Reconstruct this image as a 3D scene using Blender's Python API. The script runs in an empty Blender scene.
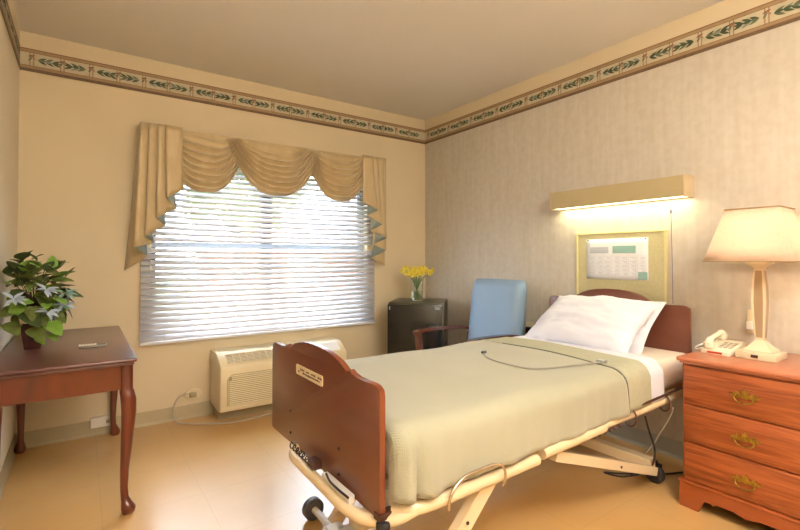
import bpy, bmesh, math, random
from mathutils import Vector, Matrix, noise
random.seed(7)
PI = math.pi
sc = bpy.context.scene
COL = sc.collection
LX, RX, BY, FY, CZ = -0.33, 2.946, 3.73, -1.3, 2.65      # left wall, right wall, window wall, wall behind the camera, ceiling

# ------------------------------------------------------------------ materials
def lin(hx):
    hx = hx.lstrip('#')
    o = []
    for i in (0, 2, 4):
        v = int(hx[i:i+2], 16) / 255
        o.append(v/12.92 if v <= 0.04045 else ((v+0.055)/1.055)**2.4)
    return (*o, 1)

class NT:
    def __init__(s, name):
        s.m = bpy.data.materials.new(name); s.m.use_nodes = True
        s.t = s.m.node_tree; s.n = s.t.nodes; s.b = s.n['Principled BSDF']
    def new(s, typ, **kw):
        n = s.n.new(typ)
        for k, v in kw.items():
            if hasattr(n, k): setattr(n, k, v)
            else: n.inputs[k.replace('_', ' ')].default_value = v
        return n
    def link(s, a, b): s.t.links.new(a, b)
    def coords(s, scale=(1, 1, 1), rot=(0, 0, 0)):
        tc = s.new('ShaderNodeTexCoord'); mp = s.new('ShaderNodeMapping')
        mp.inputs['Scale'].default_value = scale; mp.inputs['Rotation'].default_value = rot
        s.link(tc.outputs['Object'], mp.inputs['Vector']); return mp.outputs['Vector']
    def ramp(s, fac, stops):
        r = s.new('ShaderNodeValToRGB'); e = r.color_ramp.elements
        while len(e) < len(stops): e.new(0.5)
        for q, (p, c) in zip(e, stops): q.position = p; q.color = lin(c) if isinstance(c, str) else c
        s.link(fac, r.inputs['Fac']); return r.outputs['Color']
    def bump(s, h, strength, dist=0.01):
        b = s.new('ShaderNodeBump'); b.inputs['Strength'].default_value = strength; b.inputs['Distance'].default_value = dist
        s.link(h, b.inputs['Height']); s.link(b.outputs['Normal'], s.b.inputs['Normal'])

def mat(name, c, rough=0.5, metal=0.0, c2=None, scale=8.0, bump=0.0, coat=0.0, stretch=(1, 1, 1), **kw):
    t = NT(name)
    v = t.coords(stretch)
    nz = t.new('ShaderNodeTexNoise'); nz.inputs['Scale'].default_value = scale; nz.inputs['Detail'].default_value = 4
    t.link(v, nz.inputs['Vector'])
    if c2 is None:
        c2 = c
    t.link(t.ramp(nz.outputs['Fac'], [(0.3, c), (0.7, c2)]), t.b.inputs['Base Color'])
    t.b.inputs['Roughness'].default_value = rough; t.b.inputs['Metallic'].default_value = metal
    t.b.inputs['Coat Weight'].default_value = coat
    for k, val in kw.items(): t.b.inputs[k.replace('_', ' ')].default_value = val
    if bump: t.bump(nz.outputs['Fac'], bump)
    return t.m

def wood(name, c1, c2, stretch, rough=0.35, coat=0.3, scale=6.0):
    t = NT(name); v = t.coords(stretch)
    n1 = t.new('ShaderNodeTexNoise'); n1.inputs['Scale'].default_value = scale; n1.inputs['Detail'].default_value = 6; n1.inputs['Distortion'].default_value = 1.5
    t.link(v, n1.inputs['Vector'])
    t.link(t.ramp(n1.outputs['Fac'], [(0.32, c1), (0.68, c2)]), t.b.inputs['Base Color'])
    t.b.inputs['Roughness'].default_value = rough; t.b.inputs['Coat Weight'].default_value = coat
    t.b.inputs['Coat Roughness'].default_value = 0.15
    t.bump(n1.outputs['Fac'], 0.08, 0.004)
    return t.m

def emis(name, c, s):
    t = NT(name); t.b.inputs['Base Color'].default_value = lin(c)
    t.b.inputs['Emission Color'].default_value = lin(c); t.b.inputs['Emission Strength'].default_value = s
    return t.m

M = {}
M['paint'] = mat('tan_wall_paint', '#dac9a8', 0.75, c2='#ddccac', scale=3, bump=0.02)
M['paint_left'] = mat('cream_wall_paint', '#e6dac0', 0.75, c2='#e9ddc4', scale=3, bump=0.02)
M['ceiling'] = mat('ceiling_paint', '#e6e1da', 0.9, c2='#e8e3dc', scale=3, bump=0.03)
M['base'] = mat('cove_base_vinyl', '#b8a988', 0.45, c2='#beaf8e')
M['base_grey'] = mat('grey_cove_base_vinyl', '#aaa79c', 0.45, c2='#b1ada1')
def wallpaper():
    t = NT('striped_wallpaper')
    v = t.coords((1, 1, 1))
    w = t.new('ShaderNodeTexWave'); w.wave_type = 'BANDS'; w.bands_direction = 'Y'
    w.inputs['Scale'].default_value = 9.0; w.inputs['Distortion'].default_value = 3.5; w.inputs['Detail'].default_value = 2
    t.link(v, w.inputs['Vector'])
    n = t.new('ShaderNodeTexNoise'); n.inputs['Scale'].default_value = 5; n.inputs['Detail'].default_value = 5
    v2 = t.coords((1, 5, 0.5)); t.link(v2, n.inputs['Vector'])
    n2 = t.new('ShaderNodeTexNoise'); n2.inputs['Scale'].default_value = 22; n2.inputs['Detail'].default_value = 2
    t.link(t.coords((1, 1, 1)), n2.inputs['Vector'])
    a = t.ramp(w.outputs['Fac'], [(0.3, '#cbc2b3'), (0.7, '#c8beae')])
    b = t.ramp(n.outputs['Fac'], [(0.35, '#d0c8ba'), (0.65, '#c2b6a5')])
    mx = t.new('ShaderNodeMix', data_type='RGBA'); mx.inputs[0].default_value = 0.55
    t.link(a, mx.inputs[6]); t.link(b, mx.inputs[7])
    c = t.ramp(n2.outputs['Fac'], [(0.4, '#cdc5b7'), (0.6, '#beb3a1')])
    m2 = t.new('ShaderNodeMix', data_type='RGBA'); m2.inputs[0].default_value = 0.3
    t.link(mx.outputs[2], m2.inputs[6]); t.link(c, m2.inputs[7])
    t.link(m2.outputs[2], t.b.inputs['Base Color'])
    t.b.inputs['Roughness'].default_value = 0.55
    return t.m
M['wallpaper'] = wallpaper()
def floor_mat():
    t = NT('waxed_vinyl_floor')
    v = t.coords((1, 1, 1))
    n = t.new('ShaderNodeTexNoise'); n.inputs['Scale'].default_value = 2.2; n.inputs['Detail'].default_value = 5; t.link(v, n.inputs['Vector'])
    base = t.ramp(n.outputs['Fac'], [(0.3, '#d0a365'), (0.7, '#d8ae72')])
    sep = t.new('ShaderNodeSeparateXYZ'); t.link(v, sep.inputs[0])
    masks = []
    for ax, off, per in (('X', 0.09, 0.43), ('Y', 2.92, 0.43)):
        a = t.new('ShaderNodeMath', operation='SUBTRACT'); t.link(sep.outputs[ax], a.inputs[0]); a.inputs[1].default_value = off - 50*per + per/2
        p = t.new('ShaderNodeMath', operation='MODULO'); t.link(a.outputs[0], p.inputs[0]); p.inputs[1].default_value = per
        s_ = t.new('ShaderNodeMath', operation='SUBTRACT'); t.link(p.outputs[0], s_.inputs[0]); s_.inputs[1].default_value = per/2
        ab = t.new('ShaderNodeMath', operation='ABSOLUTE'); t.link(s_.outputs[0], ab.inputs[0])
        l = t.new('ShaderNodeMath', operation='LESS_THAN'); t.link(ab.outputs[0], l.inputs[0]); l.inputs[1].default_value = 0.0022
        masks.append(l)
    mx = t.new('ShaderNodeMath', operation='MAXIMUM'); t.link(masks[0].outputs[0], mx.inputs[0]); t.link(masks[1].outputs[0], mx.inputs[1])
    ml = t.new('ShaderNodeMath', operation='MULTIPLY'); t.link(mx.outputs[0], ml.inputs[0]); ml.inputs[1].default_value = 0.2
    m = t.new('ShaderNodeMix', data_type='RGBA'); t.link(ml.outputs[0], m.inputs[0]); t.link(base, m.inputs[6]); m.inputs[7].default_value = lin('#9a7b52')
    t.link(m.outputs[2], t.b.inputs['Base Color'])
    t.b.inputs['Roughness'].default_value = 0.3
    t.b.inputs['Coat Weight'].default_value = 0.6; t.b.inputs['Coat Roughness'].default_value = 0.2
    return t.m
M['floor'] = floor_mat()
M['b_cream'] = mat('border_cream', '#cdc2a6', 0.6, c2='#c3b798', scale=30)
M['b_tan'] = mat('border_tan', '#a99069', 0.6, c2='#9d845e', scale=30)
M['b_rust'] = mat('border_rust', '#85593c', 0.6)
M['b_brown'] = mat('border_brown_moulding', '#68503a', 0.6, c2='#776046', scale=60)
M['b_pink'] = mat('border_column_pink', '#a58266', 0.6)
M['b_green'] = mat('border_leaf_green', '#3f4b34', 0.6, c2='#525f42', scale=40)
M['b_sage'] = mat('border_leaf_sage', '#6a7258', 0.6)
M['b_blue'] = mat('border_leaf_grey', '#8a8f86', 0.6)
M['white_trim'] = mat('white_window_vinyl', '#e6e6ea', 0.4)
M['slat'] = mat('white_blind_slat', '#eceaf2', 0.45, Transmission_Weight=0.0)
M['rail'] = mat('blue_white_sash_rail', '#c3cbdc', 0.4)
M['frame_dark'] = mat('backlit_dark_window_frame', '#4d4a4a', 0.5)  # darkness of the backlit frame and mullion put into the colour
def glass(name, c='#ffffff', rough=0.0):
    t = NT(name); t.b.inputs['Base Color'].default_value = lin(c); t.b.inputs['Roughness'].default_value = rough
    t.b.inputs['Transmission Weight'].default_value = 1.0; t.b.inputs['IOR'].default_value = 1.45
    return t.m
def pane_glass():
    t = NT('window_pane_glass'); tr = t.new('ShaderNodeBsdfTransparent'); gl = t.new('ShaderNodeBsdfGlossy')
    gl.inputs['Roughness'].default_value = 0.02
    mx = t.new('ShaderNodeMixShader'); mx.inputs[0].default_value = 0.07
    t.link(tr.outputs[0], mx.inputs[1]); t.link(gl.outputs[0], mx.inputs[2])
    t.link(mx.outputs[0], t.n['Material Output'].inputs['Surface']); return t.m
M['pane'] = pane_glass()
M['vase_glass'] = glass('clear_vase_glass', '#f2f8f4')
def translucent(name, c, c2, fac, rough=0.8, scale=40, stretch=(1, 1, 1), bump=0.1):
    t = NT(name); nz = t.new('ShaderNodeTexNoise'); nz.inputs['Scale'].default_value = scale
    t.link(t.coords(stretch), nz.inputs['Vector'])
    colr = t.ramp(nz.outputs['Fac'], [(0.3, c), (0.7, c2)])
    t.link(colr, t.b.inputs['Base Color']); t.b.inputs['Roughness'].default_value = rough
    tl = t.new('ShaderNodeBsdfTranslucent'); t.link(colr, tl.inputs['Color'])
    mx = t.new('ShaderNodeMixShader'); mx.inputs[0].default_value = fac
    t.link(t.b.outputs[0], mx.inputs[1]); t.link(tl.outputs[0], mx.inputs[2])
    t.link(mx.outputs[0], t.n['Material Output'].inputs['Surface'])
    t.bump(nz.outputs['Fac'], bump, 0.003)
    return t.m
M['slat'] = translucent('white_blind_slat', '#ecedf8', '#f2f2fb', 0.10, 0.4, 5, bump=0.0)
M['shade'] = translucent('ivory_lamp_shade_fabric', '#f5e2d0', '#f1dcc8', 0.5, 0.9, 60)
M['gold_fabric'] = mat('gold_valance_fabric', '#bfa87e', 0.42, c2='#ccb68d', scale=14, bump=0.08, stretch=(1, 1, 0.4), Sheen_Weight=0.4)
M['lining'] = mat('grey_blue_valance_lining', '#7f8d8c', 0.6, c2='#8c9895')
M['cherry'] = wood('cherry_table_wood', '#53200f', '#702e17', (1, 1, 0.25), 0.28, 0.5)
M['cherry_top'] = wood('dark_cherry_table_top', '#5b3430', '#6b413a', (1, 0.25, 1), 0.34, 0.5)
M['board_wood'] = wood('mahogany_bed_board', '#6a3a28', '#784534', (1, 0.3, 1), 0.32, 0.5, 4)
M['board_edge'] = wood('orange_brown_board_edge', '#75391f', '#824426', (1, 0.3, 1), 0.3, 0.5, 4)
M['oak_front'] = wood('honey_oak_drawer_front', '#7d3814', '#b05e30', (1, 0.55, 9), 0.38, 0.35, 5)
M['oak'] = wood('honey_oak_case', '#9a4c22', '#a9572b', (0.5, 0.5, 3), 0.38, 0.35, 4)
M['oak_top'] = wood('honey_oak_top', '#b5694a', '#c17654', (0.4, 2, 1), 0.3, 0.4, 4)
M['brass'] = mat('aged_brass', '#c9a94e', 0.3, 0.95, c2='#8f7a3c', scale=70)
M['beige_metal'] = mat('beige_painted_steel', '#dcc6a0', 0.35, c2='#e0cba6', coat=0.3)
M['white_metal'] = mat('white_painted_steel', '#dedad6', 0.35)
M['chrome'] = mat('dull_chrome', '#c8bcaa', 0.25, 0.9)
M['rubber'] = mat('black_rubber', '#241f22', 0.55)
M['grey_rubber'] = mat('grey_rubber', '#54565f', 0.5)
M['black'] = mat('black_plastic', '#17171a', 0.35)
M['cable_dark'] = mat('dark_cable', '#2b2428', 0.5)
M['hem_shade'] = mat('olive_grey_hem_shade', '#68685c', 0.7)  # tone of the shadow along the blanket hem
M['pull'] = mat('violet_grey_cord', '#77718c', 0.6)
M['cable_light'] = mat('pale_cable', '#b9ae9c', 0.5)
M['brown_plastic'] = mat('brown_plastic', '#4a2a20', 0.45)
def blanket_mat():
    t = NT('thermal_blanket')
    v = t.coords((1, 1, 1))
    n = t.new('ShaderNodeTexNoise'); n.inputs['Scale'].default_value = 3; t.link(v, n.inputs['Vector'])
    t.link(t.ramp(n.outputs['Fac'], [(0.3, '#a19f88'), (0.7, '#a8a690')]), t.b.inputs['Base Color'])
    w1 = t.new('ShaderNodeTexWave'); w1.bands_direction = 'X'; w1.inputs['Scale'].default_value = 62; w1.inputs['Distortion'].default_value = 0.5
    w2 = t.new('ShaderNodeTexWave'); w2.bands_direction = 'DIAGONAL'; w2.inputs['Scale'].default_value = 55; w2.inputs['Distortion'].default_value = 0.5
    t.link(v, w1.inputs['Vector']); t.link(v, w2.inputs['Vector'])
    a = t.new('ShaderNodeMath', operation='ADD'); t.link(w1.outputs['Fac'], a.inputs[0]); t.link(w2.outputs['Fac'], a.inputs[1])
    t.b.inputs['Roughness'].default_value = 0.85; t.b.inputs['Sheen Weight'].default_value = 0.3
    t.bump(a.outputs[0], 0.22, 0.002)
    return t.m
M['blanket'] = blanket_mat()
M['blanket_hem'] = mat('blanket_hem_fabric', '#a8a68d', 0.8, c2='#afad94', scale=30, bump=0.1)
M['linen'] = mat('white_linen', '#d8d8e2', 0.8, c2='#dedee8', scale=12, bump=0.1)
M['mattress'] = mat('mattress_cover', '#e6d8c6', 0.6, c2='#eadccb')
M['ivory'] = mat('ivory_plastic', '#e6d7b4', 0.4, c2='#e3d3ae')
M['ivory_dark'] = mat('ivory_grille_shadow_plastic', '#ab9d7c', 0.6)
M['grey_plastic'] = mat('grey_plastic', '#9b958a', 0.5)
M['white_plastic'] = mat('white_plastic', '#e8e2d8', 0.4)
M['phone'] = mat('cream_phone_plastic', '#e8dcc4', 0.35)
M['phone_key'] = mat('taupe_phone_keys', '#a79a84', 0.5)
M['red'] = mat('red_label', '#c8462c', 0.5)
M['lamp_cream'] = mat('cream_lacquered_lamp', '#e4d4b4', 0.3, c2='#dccba9', coat=0.5)
M['lamp_bronze'] = mat('taupe_lamp_panel', '#a48a6a', 0.35, coat=0.4)
M['fix'] = mat('tan_enamel', '#b5a47a', 0.45, c2='#b9a87f')
M['fix_end'] = mat('tan_enamel_end', '#cbb691', 0.45)
M['tube'] = emis('fluorescent_diffuser', '#fff6c8', 2.2)
M['cork'] = mat('khaki_bulletin_cloth', '#c8be93', 0.8, c2='#bfb588', scale=60, bump=0.1)
M['cork_edge'] = mat('pale_gold_frame', '#d8cd95', 0.5)
M['paper'] = mat('white_paper', '#e9e8ea', 0.7)
M['teal'] = mat('teal_print', '#8fb3aa', 0.7)
M['ink'] = mat('grey_print', '#b7bac2', 0.7)
M['fridge'] = mat('dark_bronze_enamel', '#121310', 0.25, c2='#161712', coat=0.2)
M['fridge_side'] = mat('olive_bronze_enamel', '#3f3824', 0.35, c2='#453d28')
M['chrome2'] = mat('satin_badge_metal', '#b9c0c6', 0.3, 0.8)
M['chair_blue'] = mat('blue_grey_vinyl', '#839db8', 0.5, c2='#8aa4be', scale=4)
M['chair_wood'] = wood('walnut_chair_wood', '#4a2418', '#5c3022', (1, 0.4, 1), 0.25, 0.5)
M['soil'] = mat('dried_moss', '#4b3d26', 0.9, c2='#5e4e30', scale=60, bump=0.3)
M['pot'] = mat('dark_red_woven_pot', '#3d1713', 0.4, c2='#53231a', scale=50, bump=0.2)
M['leaf1'] = translucent('olive_leaf', '#56642f', '#76833f', 0.15, 0.45, 30)
M['leaf2'] = translucent('bright_leaf', '#78a540', '#93ba50', 0.2, 0.45, 30)
M['leaf3'] = translucent('dark_leaf', '#3d4e28', '#4f6033', 0.1, 0.45, 30)
M['stem'] = mat('twig_brown', '#4d3420', 0.7)
M['silk_blue'] = mat('pale_blue_silk', '#a9b8cc', 0.6, c2='#c3cedb')
M['silk_teal'] = mat('teal_silk', '#84a9a0', 0.6, c2='#a6c4bb')
M['yellow'] = translucent('daffodil_yellow', '#efe04e', '#f5e868', 0.2, 0.5, 30)
M['yellow2'] = mat('daffodil_trumpet', '#e6c834', 0.5, c2='#ecd24a')
M['stem_green'] = mat('flower_stem_green', '#6f8a4a', 0.5, c2='#86a05c')
M['water'] = glass('vase_water', '#eef6f0')
M['bulb'] = emis('warm_bulb', '#ffdca8', 12)
M['dome'] = emis('added_dome_glass', '#ffe3bd', 2.0)  # glow of the added lamp behind the camera
M['grass'] = mat('lawn_green', '#6d7f4a', 0.9, c2='#8a9660', scale=3)
M['brick'] = mat('red_brick', '#a06050', 0.85, c2='#b57563', scale=20)
M['tree'] = mat('tree_foliage', '#7c8a5c', 0.9, c2='#a0a878', scale=5)
M['bark'] = mat('tree_bark', '#6a5c4c', 0.9)
M['roof'] = mat('grey_roof_shingle', '#8d8c90', 0.9)

# ------------------------------------------------------------------ object helpers
def tag(o, label=None, cat=None, group=None, kind=None):
    if label: o['label'] = label
    if cat: o['category'] = cat
    if group: o['group'] = group
    if kind: o['kind'] = kind
    return o

def thing(name, label, cat, loc=(0, 0, 0), rz=0.0, group=None):
    o = bpy.data.objects.new(name, None); COL.objects.link(o)
    o.location = loc; o.rotation_euler = (0, 0, rz); o.empty_display_size = 0.05
    o['W'] = list(loc); 
    return tag(o, label, cat, group)

def rootof(o):
    while o.parent: o = o.parent
    return o

class MB:
    """collects shapes in a bmesh; build() links them as one mesh object"""
    def __init__(s, local=False): s.b = bmesh.new(); s.mi = 0; s.local = local
    def _fin(s, faces):
        for f in faces: f.material_index = s.mi
    def box(s, x0, x1, y0, y1, z0, z1, bev=0.0, seg=2):
        vs = [s.b.verts.new((x, y, z)) for x in (x0, x1) for y in (y0, y1) for z in (z0, z1)]
        idx = ((0, 1, 3, 2), (4, 6, 7, 5), (0, 4, 5, 1), (2, 3, 7, 6), (0, 2, 6, 4), (1, 5, 7, 3))
        fs = [s.b.faces.new([vs[i] for i in f]) for f in idx]
        s._fin(fs)
        if bev:
            ed = list({e for f in fs for e in f.edges})
            r = bmesh.ops.bevel(s.b, geom=ed, offset=bev, segments=seg, affect='EDGES', profile=0.5)
            s._fin(r['faces'])
        return vs
    def face(s, pts):
        f = s.b.faces.new([s.b.verts.new(p) for p in pts]); s._fin([f]); return f
    def prism(s, pts, axis, a, b, bev=0.0):
        """pts = outline in the two other axes, extruded from a to b on axis"""
        def P(p, t):
            return (t, p[0], p[1]) if axis == 'x' else ((p[0], t, p[1]) if axis == 'y' else (p[0], p[1], t))
        va = [s.b.verts.new(P(p, a)) for p in pts]; vb = [s.b.verts.new(P(p, b)) for p in pts]
        n = len(pts); fs = [s.b.faces.new(va), s.b.faces.new(vb[::-1])]
        rim = list(fs[0].edges) + list(fs[1].edges)
        for i in range(n): fs.append(s.b.faces.new((va[i], vb[i], vb[(i+1) % n], va[(i+1) % n])))
        s._fin(fs)
        if bev:
            r = bmesh.ops.bevel(s.b, geom=rim, offset=bev, segments=2, affect='EDGES', profile=0.5); s._fin(r['faces'])
    def tube(s, pts, r, n=10, cap=True, flat=None):
        """round rod along points; r may be a list; flat = (wide, thin, up) for a flat bar"""
        pts = [Vector(p) for p in pts]; R = r if isinstance(r, (list, tuple)) else [r]*len(pts)
        rings = []; up = None
        for i, p in enumerate(pts):
            a = pts[max(i-1, 0)]; c = pts[min(i+1, len(pts)-1)]; d = (c-a).normalized()
            if up is None:
                up = Vector((0, 0, 1)) if abs(d.z) < 0.9 else Vector((1, 0, 0))
            x = d.cross(up).normalized(); up = x.cross(d).normalized()
            if flat: rings.append([s.b.verts.new(p + x*flat[0]*u + up*flat[1]*v) for u, v in ((-1, -1), (1, -1), (1, 1), (-1, 1))])
            else: rings.append([s.b.verts.new(p + (x*math.cos(2*PI*k/n) + up*math.sin(2*PI*k/n))*R[i]) for k in range(n)])
        m = len(rings[0]); fs = []
        for i in range(len(rings)-1):
            for k in range(m): fs.append(s.b.faces.new((rings[i][k], rings[i][(k+1) % m], rings[i+1][(k+1) % m], rings[i+1][k])))
        if cap: fs.append(s.b.faces.new(rings[0][::-1])); fs.append(s.b.faces.new(rings[-1]))
        s._fin(fs)
    def lathe(s, prof, c=(0, 0, 0), n=24, rot=0.0, axis='z', sx=1.0, sy=1.0):
        rings = []
        for r, z in prof:
            ring = []
            for k in range(n):
                a = 2*PI*k/n + rot; u, v = r*math.cos(a)*sx, r*math.sin(a)*sy
                p = (u, v, z) if axis == 'z' else ((z, u, v) if axis == 'x' else (u, z, v))
                ring.append(s.b.verts.new((c[0]+p[0], c[1]+p[1], c[2]+p[2])))
            rings.append(ring)
        fs = []
        for i in range(len(rings)-1):
            for k in range(n): fs.append(s.b.faces.new((rings[i][k], rings[i][(k+1) % n], rings[i+1][(k+1) % n], rings[i+1][k])))
        if prof[0][0] > 1e-5: fs.append(s.b.faces.new(rings[0][::-1]))
        if prof[-1][0] > 1e-5: fs.append(s.b.faces.new(rings[-1]))
        s._fin(fs)
    def grid(s, fn, nu, nv, wrap=False):
        g = [[s.b.verts.new(fn(i/nu, j/nv)) for j in range(nv+1)] for i in range(nu+1)]
        fs = []
        for i in range(nu):
            for j in range(nv): fs.append(s.b.faces.new((g[i][j], g[i+1][j], g[i+1][j+1], g[i][j+1])))
        s._fin(fs); return g
    def leaf(s, p, d, up, L, W, curl=0.2, k=4):
        """pointed oval leaf folded along its midrib"""
        p, d, up = Vector(p), Vector(d).normalized(), Vector(up)
        x = d.cross(up)
        if x.length < 1e-3: x = d.cross(Vector((1, 0, 0)))
        x.normalize(); n = x.cross(d).normalized()
        mid, le, ri = [], [], []
        for i in range(k+1):
            t = i/k; w = W*0.5*math.sin(PI*min(1, t**0.7))**0.8 if 0 < t < 1 else 0
            c = p + d*L*t - n*curl*L*t*t
            mid.append(s.b.verts.new(c))
            if 0 < i < k:
                le.append(s.b.verts.new(c + x*w + n*w*0.25)); ri.append(s.b.verts.new(c - x*w + n*w*0.25))
        fs = []
        for side in (le, ri):
            fs.append(s.b.faces.new((mid[0], mid[1], side[0])))
            for i in range(1, k-1): fs.append(s.b.faces.new((mid[i], mid[i+1], side[i], side[i-1])))
            fs.append(s.b.faces.new((mid[k-1], mid[k], side[k-2])))
        s._fin(fs)
    def build(s, name, mats, parent=None, label=None, smooth=None, kind=None, solid=0.0, sub=0, dbl=False):
        if dbl: bmesh.ops.remove_doubles(s.b, verts=s.b.verts, dist=1e-5)
        bmesh.ops.recalc_face_normals(s.b, faces=s.b.faces)
        if parent is not None and not s.local:
            W = Vector(rootof(parent)['W']); bmesh.ops.translate(s.b, verts=s.b.verts, vec=-W)
        me = bpy.data.meshes.new(name); s.b.to_mesh(me); s.b.free()
        for m in (mats if isinstance(mats, (list, tuple)) else [mats]): me.materials.append(m)
        if smooth:
            for p in me.polygons: p.use_smooth = True
            me.set_sharp_from_angle(angle=math.radians(smooth))
        o = bpy.data.objects.new(name, me); COL.objects.link(o)
        if parent is not None: o.parent = parent
        if solid:
            md = o.modifiers.new('thickness', 'SOLIDIFY'); md.thickness = solid; md.offset = 0
        if sub:
            md = o.modifiers.new('smooth', 'SUBSURF'); md.levels = sub; md.render_levels = sub
        if label: o['label'] = label
        if kind: o['kind'] = kind
        return o

def top(o, label, cat, group=None): return tag(o, label, cat, group)
def bez(p0, p1, p2, p3, n=10):
    p = [Vector(q) for q in (p0, p1, p2, p3)]; r = []
    for i in range(n+1):
        t = i/n; r.append(p[0]*(1-t)**3 + p[1]*3*t*(1-t)**2 + p[2]*3*t*t*(1-t) + p[3]*t**3)
    return r
def smoothpath(pts, n=6):
    P = [Vector(p) for p in pts]; P = [P[0]*2-P[1]] + P + [P[-1]*2-P[-2]]; out = []
    for i in range(1, len(P)-2):
        for k in range(n):
            t = k/n; a, b, c, d = P[i-1], P[i], P[i+1], P[i+2]
            out.append(0.5*((2*b) + (c-a)*t + (2*a-5*b+4*c-d)*t*t + (3*b-a-3*c+d)*t**3))
    out.append(P[-2]); return out

# ------------------------------------------------------------------ room shell
OX0, OX1, OZ0, OZ1 = 0.41, 2.235, 0.62, 2.03
m = MB(); m.box(LX-.1, RX+.1, FY-.1, BY+.15, -.1, 0); m.build('floor', M['floor'], kind='structure')
m = MB(); m.box(LX-.1, RX+.1, FY-.1, BY+.15, CZ, CZ+.1); m.build('ceiling', M['ceiling'], kind='structure')
m = MB()
m.box(LX-.1, OX0, BY, BY+.15, 0, CZ); m.box(OX1, RX+.1, BY, BY+.15, 0, CZ)
m.box(OX0, OX1, BY, BY+.15, 0, OZ0); m.box(OX0, OX1, BY, BY+.15, OZ1, CZ)
m.build('wall_back', M['paint'], kind='structure')
m = MB(); m.box(RX, RX+.1, FY, BY, 0, CZ); m.build('wall_right', M['wallpaper'], kind='structure')
m = MB(); m.box(LX-.1, LX, FY, BY, 0, CZ); m.build('wall_left', M['paint_left'], kind='structure')
m = MB(); m.box(LX-.1, RX+.1, FY-.1, FY, 0, CZ); m.build('wall_front', M['paint'], kind='structure')
# cove base: a thin strip that flares at the floor
def base(name, p, q, nrm, mt):
    m = MB(); p, q, nrm = Vector(p), Vector(q), Vector(nrm)
    prof = [(0.0, 0.0), (0.014, 0.0), (0.010, 0.006), (0.004, 0.016), (0.004, 0.098), (0.002, 0.102), (0, 0.102)]
    a = [m.b.verts.new(p + nrm*u + Vector((0, 0, v))) for u, v in prof]; b = [m.b.verts.new(q + nrm*u + Vector((0, 0, v))) for u, v in prof]
    n = len(prof); m.b.faces.new(a); m.b.faces.new(b[::-1])
    for i in range(n): m.b.faces.new((a[i], b[i], b[(i+1) % n], a[(i+1) % n]))
    m.build(name, mt, kind='structure')
base('baseboard_back', (LX, BY, 0), (RX, BY, 0), (0, -1, 0), M['base'])
base('baseboard_left', (LX, FY, 0), (LX, BY-.014, 0), (1, 0, 0), M['base'])
base('baseboard_right', (RX, FY, 0), (RX, BY-.014, 0), (-1, 0, 0), M['base_grey'])

# wallpaper border: bands, column motifs and a leafy vine, pasted on the wall
BZ0, BZ1 = 2.398, 2.546
def border(name, o, d, nrm, length, plain=False):
    o, d, nrm = Vector(o), Vector(d), Vector(nrm)
    m = MB()
    def P(s_, z, k): return o + d*s_ + nrm*(0.0008*k) + Vector((0, 0, z))
    def rect(s0, s1, z0, z1, k, mi): m.mi = mi; m.face([P(s0, z0, k), P(s1, z0, k), P(s1, z1, k), P(s0, z1, k)])
    rect(0, length, BZ0, BZ1, 1, 1)
    if plain: rect(0, length, BZ1, CZ-.001, 1, 8)
    rect(0, length, BZ0, BZ0+.020, 2, 3); rect(0, length, BZ0+.020, BZ0+.026, 2, 4)
    rect(0, length, BZ0+.040, BZ1-.026, 2, 0)
    rect(0, length, BZ0+.037, BZ0+.040, 3, 2); rect(0, length, BZ1-.026, BZ1-.023, 3, 2)
    rect(0, length, BZ1-.005, BZ1, 2, 2); rect(0, length, BZ1-.012, BZ1-.009, 2, 4)
    zc = (BZ0+BZ1)/2 + .006
    rnd = random.Random(3); per = 0.158; k = 0; s0 = 0.06
    def leaf(sx, z, ang, L, W, mi, lay):
        m.mi = mi; c, s_ = math.cos(ang), math.sin(ang); pts = []
        for t, w in ((0, 0), (.25, .8), (.5, 1), (.75, .65), (1, 0), (.75, -.65), (.5, -1), (.25, -.8)):
            a, b = t*L, w*W/2; u = sx + a*c - b*s_
            pts.append(P(min(max(u, 0.001), length-.001), z + a*s_ + b*c, lay))
        m.face(pts)
    while s0 + per < length:
        rect(s0-.012, s0-.006, BZ0+.040, BZ1-.026, 3, 4); rect(s0+.006, s0+.012, BZ0+.040, BZ1-.026, 3, 4)
        leaf(s0-.020, zc+.016, 0.3, .042, .012, 2, 4); leaf(s0-.016, zc-.012, 1.0, .034, .012, 6, 5); leaf(s0+.020, zc-.002, 2.3, .034, .012, 4, 5)
        sg = 1 if k % 2 == 0 else -1
        for nd, of in enumerate((.030, .066, .102)):
            c0_ = s0 + (of if sg > 0 else per-of)
            for q, an in enumerate((.45, -.42, .04)):
                ang = an if sg > 0 else PI-an
                leaf(c0_, zc + rnd.uniform(-.003, .003), ang, (.052, .054, .046)[q], .015, (5, 5, 6, 6, 5, 7, 5, 5)[(q+3*nd+k) % 8], 6+q)
        s0 += per; k += 1
    m.build(name, [M['b_cream'], M['b_tan'], M['b_rust'], M['b_brown'], M['b_pink'], M['b_green'], M['b_sage'], M['b_blue'], M['paint']], kind='structure')
border('trim_1', (LX, BY-.001, 0), (1, 0, 0), (0, -1, 0), RX-LX)
border('trim_2', (RX-.001, BY, 0), (0, -1, 0), (-1, 0, 0), BY-FY, True)
border('trim_3', (LX+.001, BY, 0), (0, -1, 0), (1, 0, 0), BY-FY)

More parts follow.
